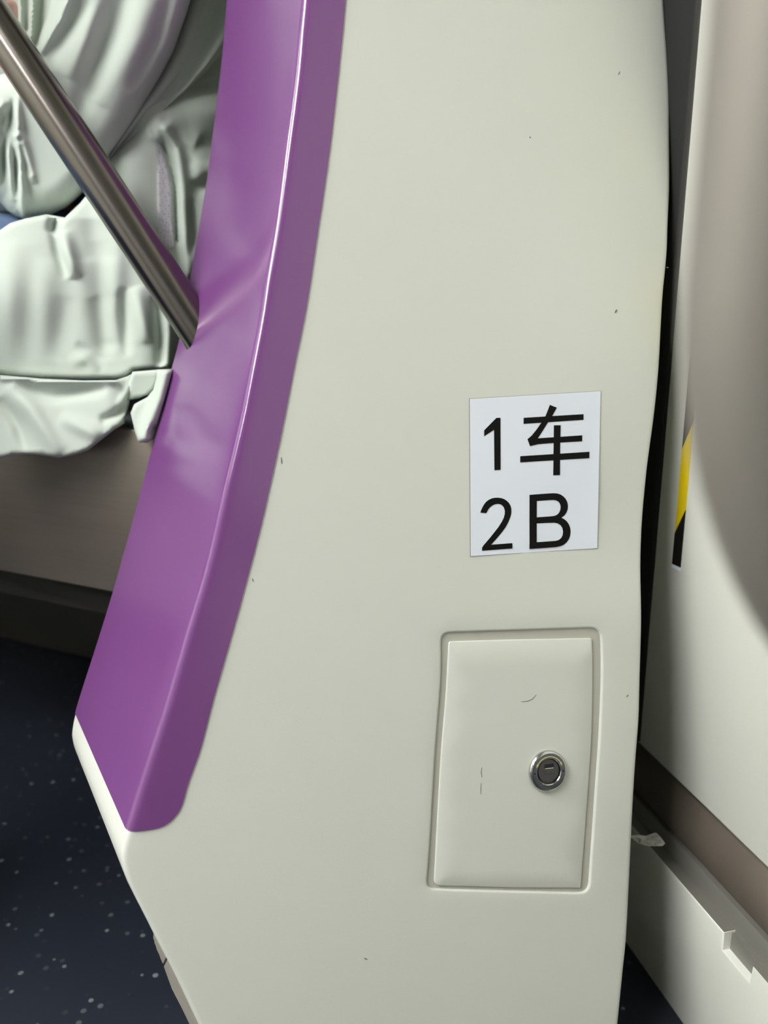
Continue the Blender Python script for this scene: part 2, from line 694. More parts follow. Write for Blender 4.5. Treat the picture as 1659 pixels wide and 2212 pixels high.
# ------------------------------------------------------------------ the seat-end partition
KY = math.tan(math.radians(18))
ZP = .72


def front_Z(x):
    return ZP / (1 - KY * (x - W / 2) / F)


fn = (c2w(math.sin(math.radians(18)), 0, -math.cos(math.radians(18))) - Vector((0, 0, CAM_H))).normalized()   # out of the face
fa = (c2w(math.cos(math.radians(18)), 0, math.sin(math.radians(18))) - Vector((0, 0, CAM_H))).normalized()    # to the right
fb = (c2w(0, -1, 0) - Vector((0, 0, CAM_H))).normalized()                                                     # up the face


def bulge(x, y):
    h = .0035 * math.exp(-((y - 760) / 300)**2 - ((x - 1330) / 190)**2)
    h -= .0035 * math.exp(-((y - 1130) / 190)**2 - ((x - 1390) / 190)**2)
    h += .0018 * math.exp(-((y - 1330) / 90)**2 - ((x - 1330) / 260)**2)
    return h


def S(x, y, off=0.0):
    return px(x, y, front_Z(x)) + fn * (bulge(x, y) + off)


CREASE = [(-900, 692), (-500, 686), (-200, 673), (0, 658), (60, 652), (152, 643.5), (222, 635), (318, 622), (395, 612), (500, 597.5),
          (616, 577), (693, 565), (816, 541), (898, 525), (1000, 501), (1048, 489), (1224, 449), (1372, 405), (1534, 358),
          (1642, 323), (1783, 279), (1812, 270), (1832, 265), (1850, 263), (1870, 265), (1890, 270), (1915, 280), (1992, 319),
          (2044, 345), (2105, 377), (2212, 428), (2300, 470)]
BACK = [(-900, 523), (-500, 518), (-200, 506), (0, 491.6), (120, 482), (207, 472), (301, 460), (395, 448), (500, 430), (604, 412), (739, 388),
        (799, 372), (874, 354), (1000, 322), (1069, 304), (1271, 248), (1379, 215), (1500, 176), (1541, 164), (1564, 158.5), (1584, 156)]
WHITE = [(-900, 785), (-500, 778), (-200, 763), (0, 746.5), (96, 737.5), (210, 725.5), (316, 713), (417, 699), (500, 686.5), (664, 661.7),
         (784, 637.5), (895, 616), (1000, 594), (1150, 560), (1352, 506), (1500, 463.7), (1560, 448), (1622, 431.5), (1693, 406), (1720, 398.5),
         (1738, 393), (1752, 386.5), (1761, 380), (1772, 370), (1782, 357), (1788, 343), (1791, 330), (1793.5, 312), (1795, 295)]
RIGHT = [(-900, 1395), (-500, 1405), (-200, 1425), (0, 1438), (50, 1441), (100, 1445), (200, 1450), (300, 1450.5), (400, 1450), (480, 1446), (550, 1442.5), (640, 1433), (700, 1429), (800, 1423.5),
         (900, 1415), (1000, 1404.5), (1060, 1400), (1120, 1396), (1180, 1393), (1250, 1390.5), (1400, 1388), (1500, 1386), (1560, 1384), (1650, 1377),
         (1750, 1371), (1900, 1364), (2030, 1357), (2100, 1350), (2212, 1339), (2300, 1331)]
cx = lambda y: smooth_interp(CREASE, y)
KNEE_Y = 1850
kf = S(cx(KNEE_Y), KNEE_Y)
# depth of the rear plane: the two knees lie at one height
lo, hi = 1.0, 1.8
for _ in range(50):
    mid = (lo + hi) / 2
    zz = px(156, 1584, front_Z(156) * mid).z
    if zz > kf.z:
        lo = mid
    else:
        hi = mid
BK = lo
back_pts = []
y = -900
while y <= 1584:
    x = smooth_interp(BACK, y)
    q = px(x, y, front_Z(x) * BK)
    back_pts.append((q.z, q))
    y += 12
back_pts.sort(key=lambda t: t[0])


def back_at(z):
    if z <= back_pts[0][0]:
        return None
    for a, b in zip(back_pts, back_pts[1:]):
        if a[0] <= z <= b[0]:
            k = (z - a[0]) / (b[0] - a[0])
            return a[1].lerp(b[1], k)
    return None


e_knee = px(156, 1584, front_Z(156) * BK) - kf
e_knee.z = 0
print('DEBUG', BK, kf, 'panel bottom', z_pb, 'ledge', zt, zn, 'wall', WZ, 'apron', apz0 if 'apz0' in globals() else 0)


def side_vec(y):
    f = S(cx(y), y)
    bpt = back_at(f.z)
    if bpt is None or y >= KNEE_Y:
        return e_knee.copy()
    return bpt - f


part = empty('seat_end_screen', (0, 0, 0))
tag(part, 'tall cream seat-end screen with a purple curved edge, a numbered sticker and a locked hatch', 'seat screen')

def floor_y(table):
    y_ = 2212.0
    while S(smooth_interp(table, y_), y_).z > .0015:
        y_ += 1.0
    return y_


YL_END, YR_END = floor_y(CREASE), floor_y(RIGHT)


def right_y(y_):
    return y_ if y_ < 2212 else 2212 + (y_ - 2212) * (YR_END - 2212) / (YL_END - 2212)


rows = []
y = -640.0
while y < YL_END - 10:
    rows.append(y)
    y += 40 if y < 0 else (24 if y < 1640 else (9 if y < 2230 else 30))
rows.append(YL_END)
RF = .0052


def fillet(P, u, w, r, n=6, off=None):
    A, B = P + u * r, P + w * r
    return [A * (1 - t)**2 + P * (2 * t * (1 - t)) + B * t * t for t in [k / n for k in range(n + 1)]]


def rpx(x):           # fillet radius in pixels at x
    return RF * F / front_Z(x)


# hatch outline on the front face
hatch_out = rounded([(953, 1367), (1297, 1355.5), (1301, 1452), (1296, 1585), (1287, 1711), (1272, 1929), (1133, 1926), (921.5, 1920), (928.5, 1838), (941, 1616), (954, 1458)],
                    [20, 26, 60, 60, 60, 22, 60, 18, 60, 60, 60])
hatch_in = rounded([(970.5, 1386), (1101, 1382), (1279, 1378.5), (1281.5, 1458), (1279.5, 1585), (1272, 1696), (1261.5, 1838), (1255.5, 1919), (1133, 1919), (938.5, 1914), (945.5, 1775), (954.5, 1616), (964.5, 1505)],
                   [5, 40, 5, 40, 50, 50, 40, 4, 40, 14, 40, 40, 40])

bm = bmesh.new()
# left edge rows, right edge rows, as a closed ring of stations
stations = []        # (front inner px, corner point, u into the face, w backwards)
for y in rows:
    x = cx(y)
    P = S(x, y)
    sv = side_vec(y)
    stations.append(('l', x, y, P, sv))
right_rows = [r for r in rows]
for y in reversed(right_rows):
    y = right_y(y)
    x = smooth_interp(RIGHT, y)
    stations.append(('r', x, y, S(x, y), e_knee.copy()))
front_poly = []
rings = [[] for _ in range(8)]
for side, x, y, P, sv in stations:
    d = rpx(x)
    xi = x + d if side == 'l' else x - d
    front_poly.append((xi, y))
    w = sv.normalized()
    A = S(xi, y)
    B = P + w * RF
    for k in range(7):
        t = k / 6
        rings[k].append(A * (1 - t)**2 + P * (2 * t * (1 - t)) + B * t * t)
    rings[7].append(P + sv)
loft(bm, rings, caps=False)
bm.faces.new([v for v in bm.verts[-len(stations):]][::-1]) if False else None
# front face with the hatch hole
hole_ring = offset_poly(hatch_out, 5)
v2, tr = cdt(front_poly, 26, [hole_ring])
fv = [bm.verts.new(S(x, y)) for x, y in v2]
for t in tr:
    bm.faces.new([fv[i] for i in t])
# rounded lip of the hatch hole
lip = []
for k in range(5):
    a = math.pi / 2 * k / 4
    lip.append([S(x, y, -.0019 * (1 - math.cos(a))) for x, y in offset_poly(hatch_out, 5 * (1 - math.sin(a)))])
lip.append([S(x, y, -.008) for x, y in hatch_out])
loft(bm, lip, caps=False)
# back face
v2, tr = cdt([(p[0], p[1]) for p in front_poly], 60)
nb = len(front_poly)
bmesh.ops.remove_doubles(bm, verts=bm.verts[:], dist=1e-6)
body = link('panel_body', bm, M['cream'], part, angle=42)

# back closing skin (unseen side)
bm = bmesh.new()
bl_ = [st[3] + st[4] for st in stations]
n_l = len(rows)
lft = bl_[:n_l]
rgt = bl_[n_l:][::-1]
va = [bm.verts.new(p) for p in lft]
vb = [bm.verts.new(p) for p in rgt]
for i in range(n_l - 1):
    bm.faces.new((va[i], vb[i], vb[i + 1], va[i + 1]))
link('rear_panel', bm, M['cream'], part)

# purple trim that wraps the edge
TRIM_Y = [r for r in rows if r < 1735] + [1738, 1745, 1752, 1758, 1764, 1770, 1775, 1780, 1784, 1788, 1791, 1793.5, 1795]
TRIM_Y.sort()
grid = []
for y in TRIM_Y:
    x = cx(y)
    P = S(x, y)
    sv = side_vec(y)
    w = sv.normalized()
    d = rpx(x)
    xw = smooth_interp(WHITE, y)
    row = []
    xi = min(x + d, xw - 2)
    for k in range(6):
        row.append(S(xw + (xi - xw) * k / 6, y))
    A = S(xi, y)
    B = P + w * RF
    for k in range(7):
        t = k / 6
        row.append(A * (1 - t)**2 + P * (2 * t * (1 - t)) + B * t * t)
    for k in range(1, 9):
        row.append(B.lerp(P + sv, k / 8))
    grid.append(row)
bm = bmesh.new()
gv = [[bm.verts.new(p) for p in r] for r in grid]
for a, b_ in zip(gv, gv[1:]):
    for i in range(len(a) - 1):
        bm.faces.new((a[i], b_[i], b_[i + 1], a[i + 1]))
bmesh.ops.recalc_face_normals(bm, faces=bm.faces[:])
bm.normal_update()
if gv[5][1].normal.dot(fn) < 0:
    bmesh.ops.reverse_faces(bm, faces=bm.faces[:])
    bm.normal_update()
nv = {v: v.normal.copy() for v in bm.verts}
ex = bmesh.ops.extrude_face_region(bm, geom=bm.faces[:])
# the copy becomes the outer skin, the original stays just under the paint of the body
new = [g for g in ex['geom'] if isinstance(g, bmesh.types.BMVert)]
bm.normal_update()
for v in new:
    v.co += v.normal * 0.0
bm.free()
bm = bmesh.new()
outer = [[bm.verts.new(p) for p in r] for r in grid]
for a, b_ in zip(outer, outer[1:]):
    for i in range(len(a) - 1):
        bm.faces.new((a[i], a[i + 1], b_[i + 1], b_[i]))
bm.normal_update()
sgn = 1 if outer[5][1].normal.dot(fn) > 0 else -1
nrm = [[v.normal * sgn for v in r] for r in outer]
for r, n_ in zip(outer, nrm):
    for v, q in zip(r, n_):
        v.co = v.co + q * .0009
inner_ = [[bm.verts.new(p - q * .001) for p, q in zip(r, n_)] for r, n_ in zip(grid, nrm)]
border_o = outer[0] + [r[-1] for r in outer[1:]] + outer[-1][-2::-1] + [r[0] for r in outer[-2:0:-1]]
border_i = inner_[0] + [r[-1] for r in inner_[1:]] + inner_[-1][-2::-1] + [r[0] for r in inner_[-2:0:-1]]
for i in range(len(border_o)):
    j = (i + 1) % len(border_o)
    try:
        bm.faces.new((border_o[i], border_o[j], border_i[j], border_i[i]))
    except ValueError:
        pass
trim = link('purple_edge', bm, M['purple'], part, angle=50)
trim['label'] = 'glossy purple moulding wrapping the partition edge'


# decals and fittings on the front face
def flat_part(name, poly, off0, off1, material, parent, holes=(), step=20, bev=0):
    bm = bmesh.new()
    v2, tr = cdt(poly, step, holes)
    fv = [bm.verts.new(S(x, y, off1)) for x, y in v2]
    for t in tr:
        bm.faces.new([fv[i] for i in t])
    for pl, sgn_ in [(poly, 1)] + [(h, -1) for h in holes]:
        if bev:
            rr = [[S(x, y, off1) for x, y in pl], [S(x, y, off1 - bev * .3) for x, y in offset_poly(pl, sgn_ * bev * 1600)],
                  [S(x, y, off1 - bev) for x, y in offset_poly(pl, sgn_ * bev * 2200)], [S(x, y, off0) for x, y in offset_poly(pl, sgn_ * bev * 2200)]]
        else:
            rr = [[S(x, y, off1) for x, y in pl], [S(x, y, off0) for x, y in pl]]
        loft(bm, rr, caps=False)
    bmesh.ops.remove_doubles(bm, verts=bm.verts[:], dist=1e-6)
    return link(name, bm, material, parent, angle=50)


# hatch
flat_part('hatch_gasket', offset_poly(hatch_out, 1.0), -.009, -.0022, M['gasket'], part, step=60)
hatch = flat_part('hatch_door', offset_poly(hatch_in, -2.2), -.006, -.0004, M['cream'], part, step=40, bev=.001)
hatch['label'] = 'cream rounded access hatch door with a lock'

# sticker
sk = flat_part('sticker', [(1014, 861.8), (1293, 845.8), (1291.8, 1184.2), (1016.3, 1201.3)], -.0004, .0007, M['sticker'], part, step=26)
sk['label'] = 'white sticker reading 1车 over 2B in black'
flat_part('sticker_rim', [(1013.1, 861), (1293.8, 845), (1292.6, 1185), (1015.4, 1202.1)], -.0004, .0005, M['sticker_edge'], sk, step=26)


def g(pts):
    return [(980 + a / 4.74, 820 + b / 4.74) for a, b in pts]


flat_part('digit_one', g([(432, 393), (472, 393), (475, 925), (413, 928), (408, 515), (308, 580), (308, 520)]), .0005, .00095, M['ink'], sk, step=24)
GL = [[(972, 262), (1042, 290), (1008, 352), (980, 408), (950, 446), (905, 520), (853, 602), (775, 682), (748, 612), (790, 575), (835, 520), (890, 440), (925, 385), (945, 335)],
      [(708, 393), (1312, 357), (1312, 415), (708, 455)],
      [(760, 612), (830, 604), (1303, 572), (1303, 633), (1020, 650), (860, 662), (775, 682)],
      [(1015, 470), (1082, 470), (1080, 700), (1083, 978), (1015, 980)],
      [(676, 785), (1380, 740), (1380, 805), (676, 848)]]
bm = bmesh.new()
for k, pl in enumerate(GL):
    pl = g(pl)
    v2, tr = cdt(pl, 24)
    fv = [bm.verts.new(S(*q, .00095 + k * .00002)) for q in v2]
    for tri in tr:
        bm.faces.new([fv[i] for i in tri])
    loft(bm, [[S(x, y, .00095 + k * .00002) for x, y in pl], [S(x, y, .0005) for x, y in pl]], caps=False)
link('car_character', bm, M['ink'], sk, smooth=False)
two = [(270, 1362), (277, 1338), (290, 1310), (308, 1277), (330, 1250), (358, 1229), (390, 1215), (420, 1210), (450, 1209), (482, 1213), (512, 1223), (540, 1241), (562, 1264), (578, 1292), (586, 1325), (586, 1365), (580, 1395), (568, 1430), (550, 1470), (525, 1515), (492, 1560), (440, 1622), (380, 1690),
       (597, 1674), (597, 1728), (288, 1752), (287, 1725), (296, 1705), (315, 1682), (360, 1630), (410, 1568), (455, 1510), (490, 1455), (510, 1415), (520, 1375), (521, 1345), (514, 1317), (500, 1294), (478, 1278), (450, 1272), (420, 1276), (392, 1289), (368, 1307), (348, 1332), (330, 1368)]
flat_part('digit_two', g(two), .0005, .00095, M['ink'], sk, step=24)
B_o = [(773, 1180), (880, 1172), (990, 1164), (1030, 1163), (1065, 1167), (1095, 1178), (1122, 1196), (1145, 1220), (1162, 1252), (1170, 1290), (1168, 1325), (1156, 1360), (1135, 1390), (1103, 1415), (1130, 1427), (1157, 1448), (1180, 1480), (1194, 1515), (1199, 1555), (1195, 1595), (1183, 1630), (1160, 1665), (1130, 1690), (1095, 1705), (1050, 1714), (920, 1724), (775, 1733)]
B_h1 = [(848, 1243), (940, 1237), (1020, 1232), (1050, 1238), (1075, 1253), (1090, 1277), (1096, 1305), (1092, 1335), (1080, 1362), (1058, 1384), (1028, 1396), (990, 1400), (848, 1410)]
B_h2 = [(848, 1473), (940, 1468), (1030, 1465), (1065, 1472), (1095, 1490), (1114, 1518), (1122, 1555), (1118, 1590), (1104, 1620), (1080, 1640), (1050, 1650), (1000, 1654), (848, 1665)]
flat_part('letter_b', g(B_o), .0005, .00095, M['ink'], sk, holes=[g(B_h1), g(B_h2)], step=24)

# cam lock on the hatch
LC = (1181.5, 1664.5)
LS = 1.1


def lock_ring(r_mm, h_mm, n=48, dx=0, dy=0):
    return [S(LC[0], LC[1]) + fn * (h_mm / 1000) + fa * (LS * (dx + r_mm * math.cos(a)) / 1000) + fb * (LS * (dy + r_mm * math.sin(a)) / 1000)
            for a in [2 * math.pi * k / n for k in range(n)]]


bm = bmesh.new()
loft(bm, [lock_ring(r, h) for r, h in ((15.6, -.6), (16.2, .2), (16.3, 1.6), (16.0, 2.4), (15.2, 3.4), (14.7, 3.9), (14.3, 4.0))], caps=False)
link('lock_bezel', bm, M['chrome'], hatch)
bm = bmesh.new()
loft(bm, [lock_ring(r, h) for r, h in ((14.4, 3.7), (14.3, 4.05), (14.0, 4.2), (10.5, 4.2))], caps=False)
link('lock_face', bm, M['lock_face'], hatch)
bm = bmesh.new()
loft(bm, [lock_ring(r, h) for r, h in ((10.6, 4.15), (10.5, 4.22), (10.0, 3.6), (9.9, 1.0))], caps=False)
link('lock_collar', bm, M['chrome'], hatch)
bm = bmesh.new()
loft(bm, [lock_ring(r, h, dy=dy) for r, h, dy in ((9.9, 1.0, 0), (9.2, 1.2, .3), (9.1, 2.8, .5), (8.8, 3.1, .5))], caps=True)
link('lock_plug', bm, M['lock_dark'], hatch)


def lock_box(name, cx_, cy_, cz_, sx, sy, sz, material, bev=0.0):
    bm = bmesh.new()
    add_box(bm, S(LC[0], LC[1]) + fa * (LS * cx_ / 1000) + fb * (LS * cy_ / 1000) + fn * (cz_ / 1000), fa, fb, fn, LS * sx / 1000, LS * sy / 1000, sz / 1000, bev / 1000)
    return link(name, bm, material, hatch)


lock_box('key_slot', .4, 4.2, 3.0, 8.2, 3.4, .5, M['hole'])
lock_box('slot_edge', .4, 2.5, 3.1, 7.6, .8, .6, M['chrome'], .15)
lock_box('slot_flap', .4, -.4, 2.95, 7.4, 4.6, .5, M['lock_dark'], .2)
for sx in (-12.4, 12.4):
    bm = bmesh.new()
    loft(bm, [lock_ring(.75, h, 12, dx=sx, dy=-.4) for h in (4.1, 4.28)])
    link('index_dot', bm, M['hole'], hatch)
# curved double arrow
bm = bmesh.new()
arc = []
for k in range(25):
    a = math.radians(33 + 114 * k / 24)
    arc.append(a)


def lp(r, a, h):
    return S(LC[0], LC[1]) + fn * (h / 1000) + fa * (LS * r * math.cos(a) / 1000) + fb * (LS * r * math.sin(a) / 1000)


loft(bm, [[lp(11.5, a, 4.18), lp(12.2, a, 4.18), lp(12.2, a, 4.32), lp(11.5, a, 4.32)] for a in arc])
for a, s in ((math.radians(33), -1), (math.radians(147), 1)):
    tri = [(10.9, a), (12.8, a), (11.9, a + s * .26)]
    loft(bm, [[lp(r, q, 4.18) for r, q in tri], [lp(r, q, 4.33) for r, q in tri]])
link('turn_arrow', bm, M['gold'], hatch)

# little scuffs and a hair on the paint
for (x, y, l, w, a) in ((1145, 297, 4, 2, .8), (1337, 158, 8, 1.6, -1.2), (1326, 674, 9, 3, -1.1), (1439, 579, 5, 2, .4), (608, 995, 16, 2, 1.5), (546, 1253, 8, 2, 1.4), (790, 2071, 8, 2.2, .3), (1355, 1503, 6, 1.4, -.8), (1145, 1060, 5, 1.5, .5)):
    ca, sa = math.cos(a), math.sin(a)
    el = [(x + ca * l / 2 * math.cos(t) - sa * w / 2 * math.sin(t), y + sa * l / 2 * math.cos(t) + ca * w / 2 * math.sin(t)) for t in [2 * math.pi * k / 8 for k in range(8)]]
    flat_part('scuff_mark', el, -.0002, .0003, M['scuff'], part, step=50)


def stroke(name, pts, w, parent, material, off=0.0):
    l, r = [], []
    for i, p in enumerate(pts):
        a = Vector(pts[max(0, i - 1)])
        b2 = Vector(pts[min(len(pts) - 1, i + 1)])
        t = (b2 - a).normalized()
        n = Vector((-t.y, t.x))
        k = w * (.35 + .65 * math.sin(math.pi * (i + .5) / len(pts)))
        l.append((p[0] + n.x * k / 2, p[1] + n.y * k / 2))
        r.append((p[0] - n.x * k / 2, p[1] - n.y * k / 2))
    flat_part(name, l + r[::-1], off - .0002, off + .00012, material, parent, step=100)


stroke('scuff_line', [(1126, 1516), (1140, 1515), (1150, 1511), (1159, 1501)], 1.6, hatch, M['scuff'], -.0004)
stroke('scuff_line', [(1041, 1658), (1040, 1670), (1041.5, 1680)], 1.4, hatch, M['scuff'], -.0004)
stroke('scuff_line', [(1040, 1692), (1039, 1704), (1039, 1716)], 1.3, hatch, M['scuff'], -.0004)

# strips of old sealant at the foot of the partition
for (a0_, a1_) in ((2026, 2082), (2088, YL_END - 25)):
    bm = bmesh.new()
    ring0, ring1 = [], []
    n = 10
    for k in range(n + 1):
        y = a0_ + (a1_ - a0_) * k / n
        x = cx(y)
        wd = min(20, 4 + (y - 2020) * .16) + random.uniform(-1.2, 1.2)
        q = S(x + 6, y) + e_knee.normalized() * .012
        q2 = px(x - wd, y, front_Z(x) * 1.035)
        ring0.append(q)
        ring1.append(q2)
    va = [bm.verts.new(p) for p in ring0]
    vb = [bm.verts.new(p) for p in ring1]
    for i in range(n):
        bm.faces.new((va[i], vb[i], vb[i + 1], va[i + 1]))
    ex = bmesh.ops.extrude_face_region(bm, geom=bm.faces[:])
    bmesh.ops.translate(bm, verts=[v for v in ex['geom'] if isinstance(v, bmesh.types.BMVert)], vec=Vector((.002, .004, 0)))
    link('sealant_strip', bm, M['caulk'], part)

# ------------------------------------------------------------------ diagonal handrail fixed in the purple edge
yb = 700
Pb = S(cx(1000), 1000)


def side_point(x, y):
    """point of the purple side face seen at a pixel"""
    best = None
    for i in range(len(TRIM_Y) - 1):
        pass
    lo_, hi_ = 0.0, 1.0
    # walk rows: find row whose ruled line passes the pixel
    bestd = 1e9
    for r in grid:
        a, b2 = r[12], r[-1]
        for k in range(21):
            q = a.lerp(b2, k / 20)
            d = q - Vector((0, 0, CAM_H))
            Zc = d.y * cp - d.z * sp
            Yd = -d.y * sp - d.z * cp
            u, v = W / 2 + F * d.x / Zc, Hh / 2 + F * Yd / Zc
            e2 = (u - x)**2 + (v - y)**2
            if e2 < bestd:
                bestd = e2
                best = (q, Zc)
    return best


base, bz = side_point(419, 700)
RAD = .0187
far = px(3, 68, bz * .965)
dr = (far - base).normalized()
up1 = base + dr * .62
path = bend_path([base - dr * .022, up1, Vector((up1.x - .12, up1.y + .02, CEIL - .003))], .16)
rail = empty('handrail', base)
tag(rail, 'round brushed steel handrail slanting down into the purple edge of the screen', 'handrail')
bpy.context.view_layer.update()
bm = bmesh.new()
tube(bm, path, RAD, 48)
p = link('rail_tube', bm, M['steel'])
adopt(p, rail)
bm = bmesh.new()
tube(bm, [Vector((path[-1].x, path[-1].y, CEIL - .012)), Vector((path[-1].x, path[-1].y, CEIL))], .035, 32, up=Vector((1, 0, 0)))
p = link('ceiling_flange', bm, M['steel'])
adopt(p, rail)

# ------------------------------------------------------------------ curved grab rail close to the camera
gz = .205
gl = px(1477, 700, gz)
gx = gl.x + .0178
gy = gl.y
wall_hit = Vector((WP.x, WP.y, 0)) + WU * ((gy + .05 - WP.y) / WU.y)
z_bend = px(1477, 930, gz).z
gpath = [Vector((gx, gy, CEIL - .003)), Vector((gx, gy, 1.2))]
Rb = .132
dirw = (Vector((wall_hit.x, wall_hit.y, 0)) - Vector((gx, gy, 0))).normalized()
zc = px(1477, 610, gz).z
for k in range(19):
    a = math.pi / 2 * k / 18
    q = Vector((gx, gy, zc)) + dirw * (Rb - Rb * math.cos(a)) - UP * (Rb * math.sin(a))
    gpath.append(q)
L_ = (Vector((wall_hit.x, wall_hit.y, 0)) - Vector((gx, gy, 0))).length
gpath.append(Vector((gx, gy, zc - Rb)) + dirw * (L_ - .003))
gr = empty('grab_rail', gpath[-1])
tag(gr, 'out-of-focus curved steel grab rail close to the camera at the right edge', 'grab rail')
bpy.context.view_layer.update()
bm = bmesh.new()
tube(bm, gpath, .0178, 48, up=Vector((1, 0, 0)))
p = link('rail_tube', bm, M['satin_steel'])
adopt(p, gr)
bm = bmesh.new()
tube(bm, [gpath[-1] - dirw * .012, gpath[-1] + dirw * .002], .034, 32)
p = link('wall_flange', bm, M['satin_steel'])
adopt(p, gr)
bm = bmesh.new()
tube(bm, [gpath[0] - UP * .012, gpath[0] + UP * .002], .034, 32, up=Vector((1, 0, 0)))
p = link('ceiling_flange', bm, M['satin_steel'])
adopt(p, gr)

# ------------------------------------------------------------------ bench
apz0 = AP.z
apz1 = px(300, 917, .915).z
bench = empty('bench_seat', Vector((AP.x, AP.y, 0)) + AU * 1.0)
tag(bench, 'long bench seat with a brushed steel front apron beside the purple-edged screen', 'bench')
bpy.context.view_layer.update()


def bench_box(name, t0, t1, d0, d1, z0, z1, material, bev=.004):
    """t along the bench, d distance behind the apron front"""
    bm = bmesh.new()
    c = Vector((AP.x, AP.y, 0)) + AU * ((t0 + t1) / 2) - AN * ((d0 + d1) / 2) + UP * ((z0 + z1) / 2)
    add_box(bm, c, AU, AN, UP, t1 - t0, d1 - d0, z1 - z0, bev)
    p_ = link(name, bm, material)
    adopt(p_, bench)
    return p_


bench_box('front_apron', -.07, 2.4, 0, .012, apz0, apz1, M['apron_steel'], .002)
bench_box('seat_cushion', -.02, 2.4, .014, .5, apz1 - .06, apz1 + .004, M['cushion'], .012)
bench_box('underseat_box', -.06, 2.4, .03, .46, apz0 - .045, apz1 - .062, M['dark_box'], .004)
bench_box('backrest', .0, 2.4, .44, .51, apz1 + .01, apz1 + .46, M['cushion'], .015)
bench_box('shade_panel', -.3, 2.4, .47, .515, .0, apz0 - .0, M['dark_box'], .004)  # dark panel added over the back wall to keep the space under the bench dark
bench_box('support_bracket', 1.1, 1.16, .08, .4, .0, apz0 - .045, M['dark_box'], .004)
bench_box('support_bracket', 2.2, 2.26, .08, .4, .0, apz0 - .045, M['dark_box'], .004)


# ------------------------------------------------------------------ the seated passenger
def skin_mesh(name, verts, edges, radii, material, root=0, sub=2):
    me = bpy.data.meshes.new(name)
    me.from_pydata([tuple(v) for v in verts], edges, [])
    o_ = bpy.data.objects.new(name, me)
    C.objects.link(o_)
    sm = o_.modifiers.new('skin', 'SKIN')
    sm.use_smooth_shade = True
    for i, r in enumerate(radii):
        sv_ = me.skin_vertices[0].data[i]
        sv_.radius = r if isinstance(r, tuple) else (r, r)
        sv_.use_root = (i == root)
    ss = o_.modifiers.new('sub', 'SUBSURF')
    ss.levels = sub
    ss.render_levels = sub
    me.materials.append(material)
    return o_


sh = px(345, -110, .985)
el = px(75, 395, .97)
hd = px(-230, 300, .95)
pel = Vector((-.44, 1.17, apz1 + .15))
hipL, hipR = pel + Vector((.09, -.04, -.01)), pel + Vector((-.09, .05, -.01))
face = AN.copy()
kneL, kneR = hipL + face * .42 + Vector((-.05, 0, 0)), hipR + face * .42 + Vector((-.06, 0, 0))
spine = pel + Vector((.0, .03, .22))
chest = pel + Vector((.01, .02, .40))
shR = chest + Vector((-.30, .06, .01))
neck = chest + Vector((0, -.01, .14))
head = neck + Vector((-.02, -.03, .13))
elR = shR + Vector((-.08, -.12, -.24))
hdR = px(-165, 115, .93)
fw = (hd - el).normalized()
fwR = (hdR - elR).normalized()
V = [pel, spine, chest, neck, head, head + Vector((0, 0, .07)), sh, el, el.lerp(hd, .6), hd, shR, elR, hdR,
     hipL, kneL, kneL + Vector((-.02, -.03, -.40)), hipR, kneR, kneR + Vector((-.02, -.03, -.40))]
V += [kneL + Vector((-.07, -.15, -.45)), kneR + Vector((-.07, -.15, -.45))]
E = [(0, 1), (1, 2), (2, 3), (3, 4), (4, 5), (2, 6), (6, 7), (7, 8), (8, 9), (2, 10), (10, 11), (11, 12), (0, 13), (13, 14), (14, 15), (0, 16), (16, 17), (17, 18), (15, 19), (18, 20)]
Rr = [.12, .115, .12, .05, .085, .07, .05, .036, .03, .022, .05, .036, .03, .075, .055, .038, .075, .055, .038, .03, .03]
# fingers of the raised hand
fdir = Vector((-.25, -.25, .6)).normalized()
side_d = Vector((.75, -.3, .15)).normalized()
palm = hd + fw * .05
palmR = hdR + fwR * .035
def hand(wrist, palm, fw, fdir, side_d):
    pi_ = len(V)
    V.append(palm)
    E.append((wrist, pi_))
    Rr.append((.03, .016))
    for k in range(4):
        b0 = palm + side_d * ((k - 1.5) * .017) + fw * .03
        p1 = b0 + fw * (.035 - abs(k - 1.3) * .004)
        p2 = p1 + (fw + fdir * .8).normalized() * .024
        p3 = p2 + (fdir + fw * .3).normalized() * .018
        s0 = len(V)
        V.extend([b0, p1, p2, p3])
        E.extend([(pi_, s0), (s0, s0 + 1), (s0 + 1, s0 + 2), (s0 + 2, s0 + 3)])
        Rr.extend([.010, .0088, .008, .0065])
    t0 = palm - side_d * .03
    s0 = len(V)
    V.extend([t0, t0 - side_d * .022 + fw * .02, t0 - side_d * .026 + fw * .048])
    E.extend([(pi_, s0), (s0, s0 + 1), (s0 + 1, s0 + 2)])
    Rr.extend([.012, .0105, .0085])


hand(9, palm, fw, Vector((-.6, -.2, -.5)).normalized(), fw.cross(Vector((0, 0, 1))).normalized())
hand(12, palmR, fwR, Vector((0, -.3, .9)).normalized(), fwR.cross(Vector((0, 1, 0))).normalized())
person = skin_mesh('person', V, E, Rr, M['skin'])
tag(person, 'seated person in a loose pale mint jacket with one elbow bent, behind the handrail', 'person')


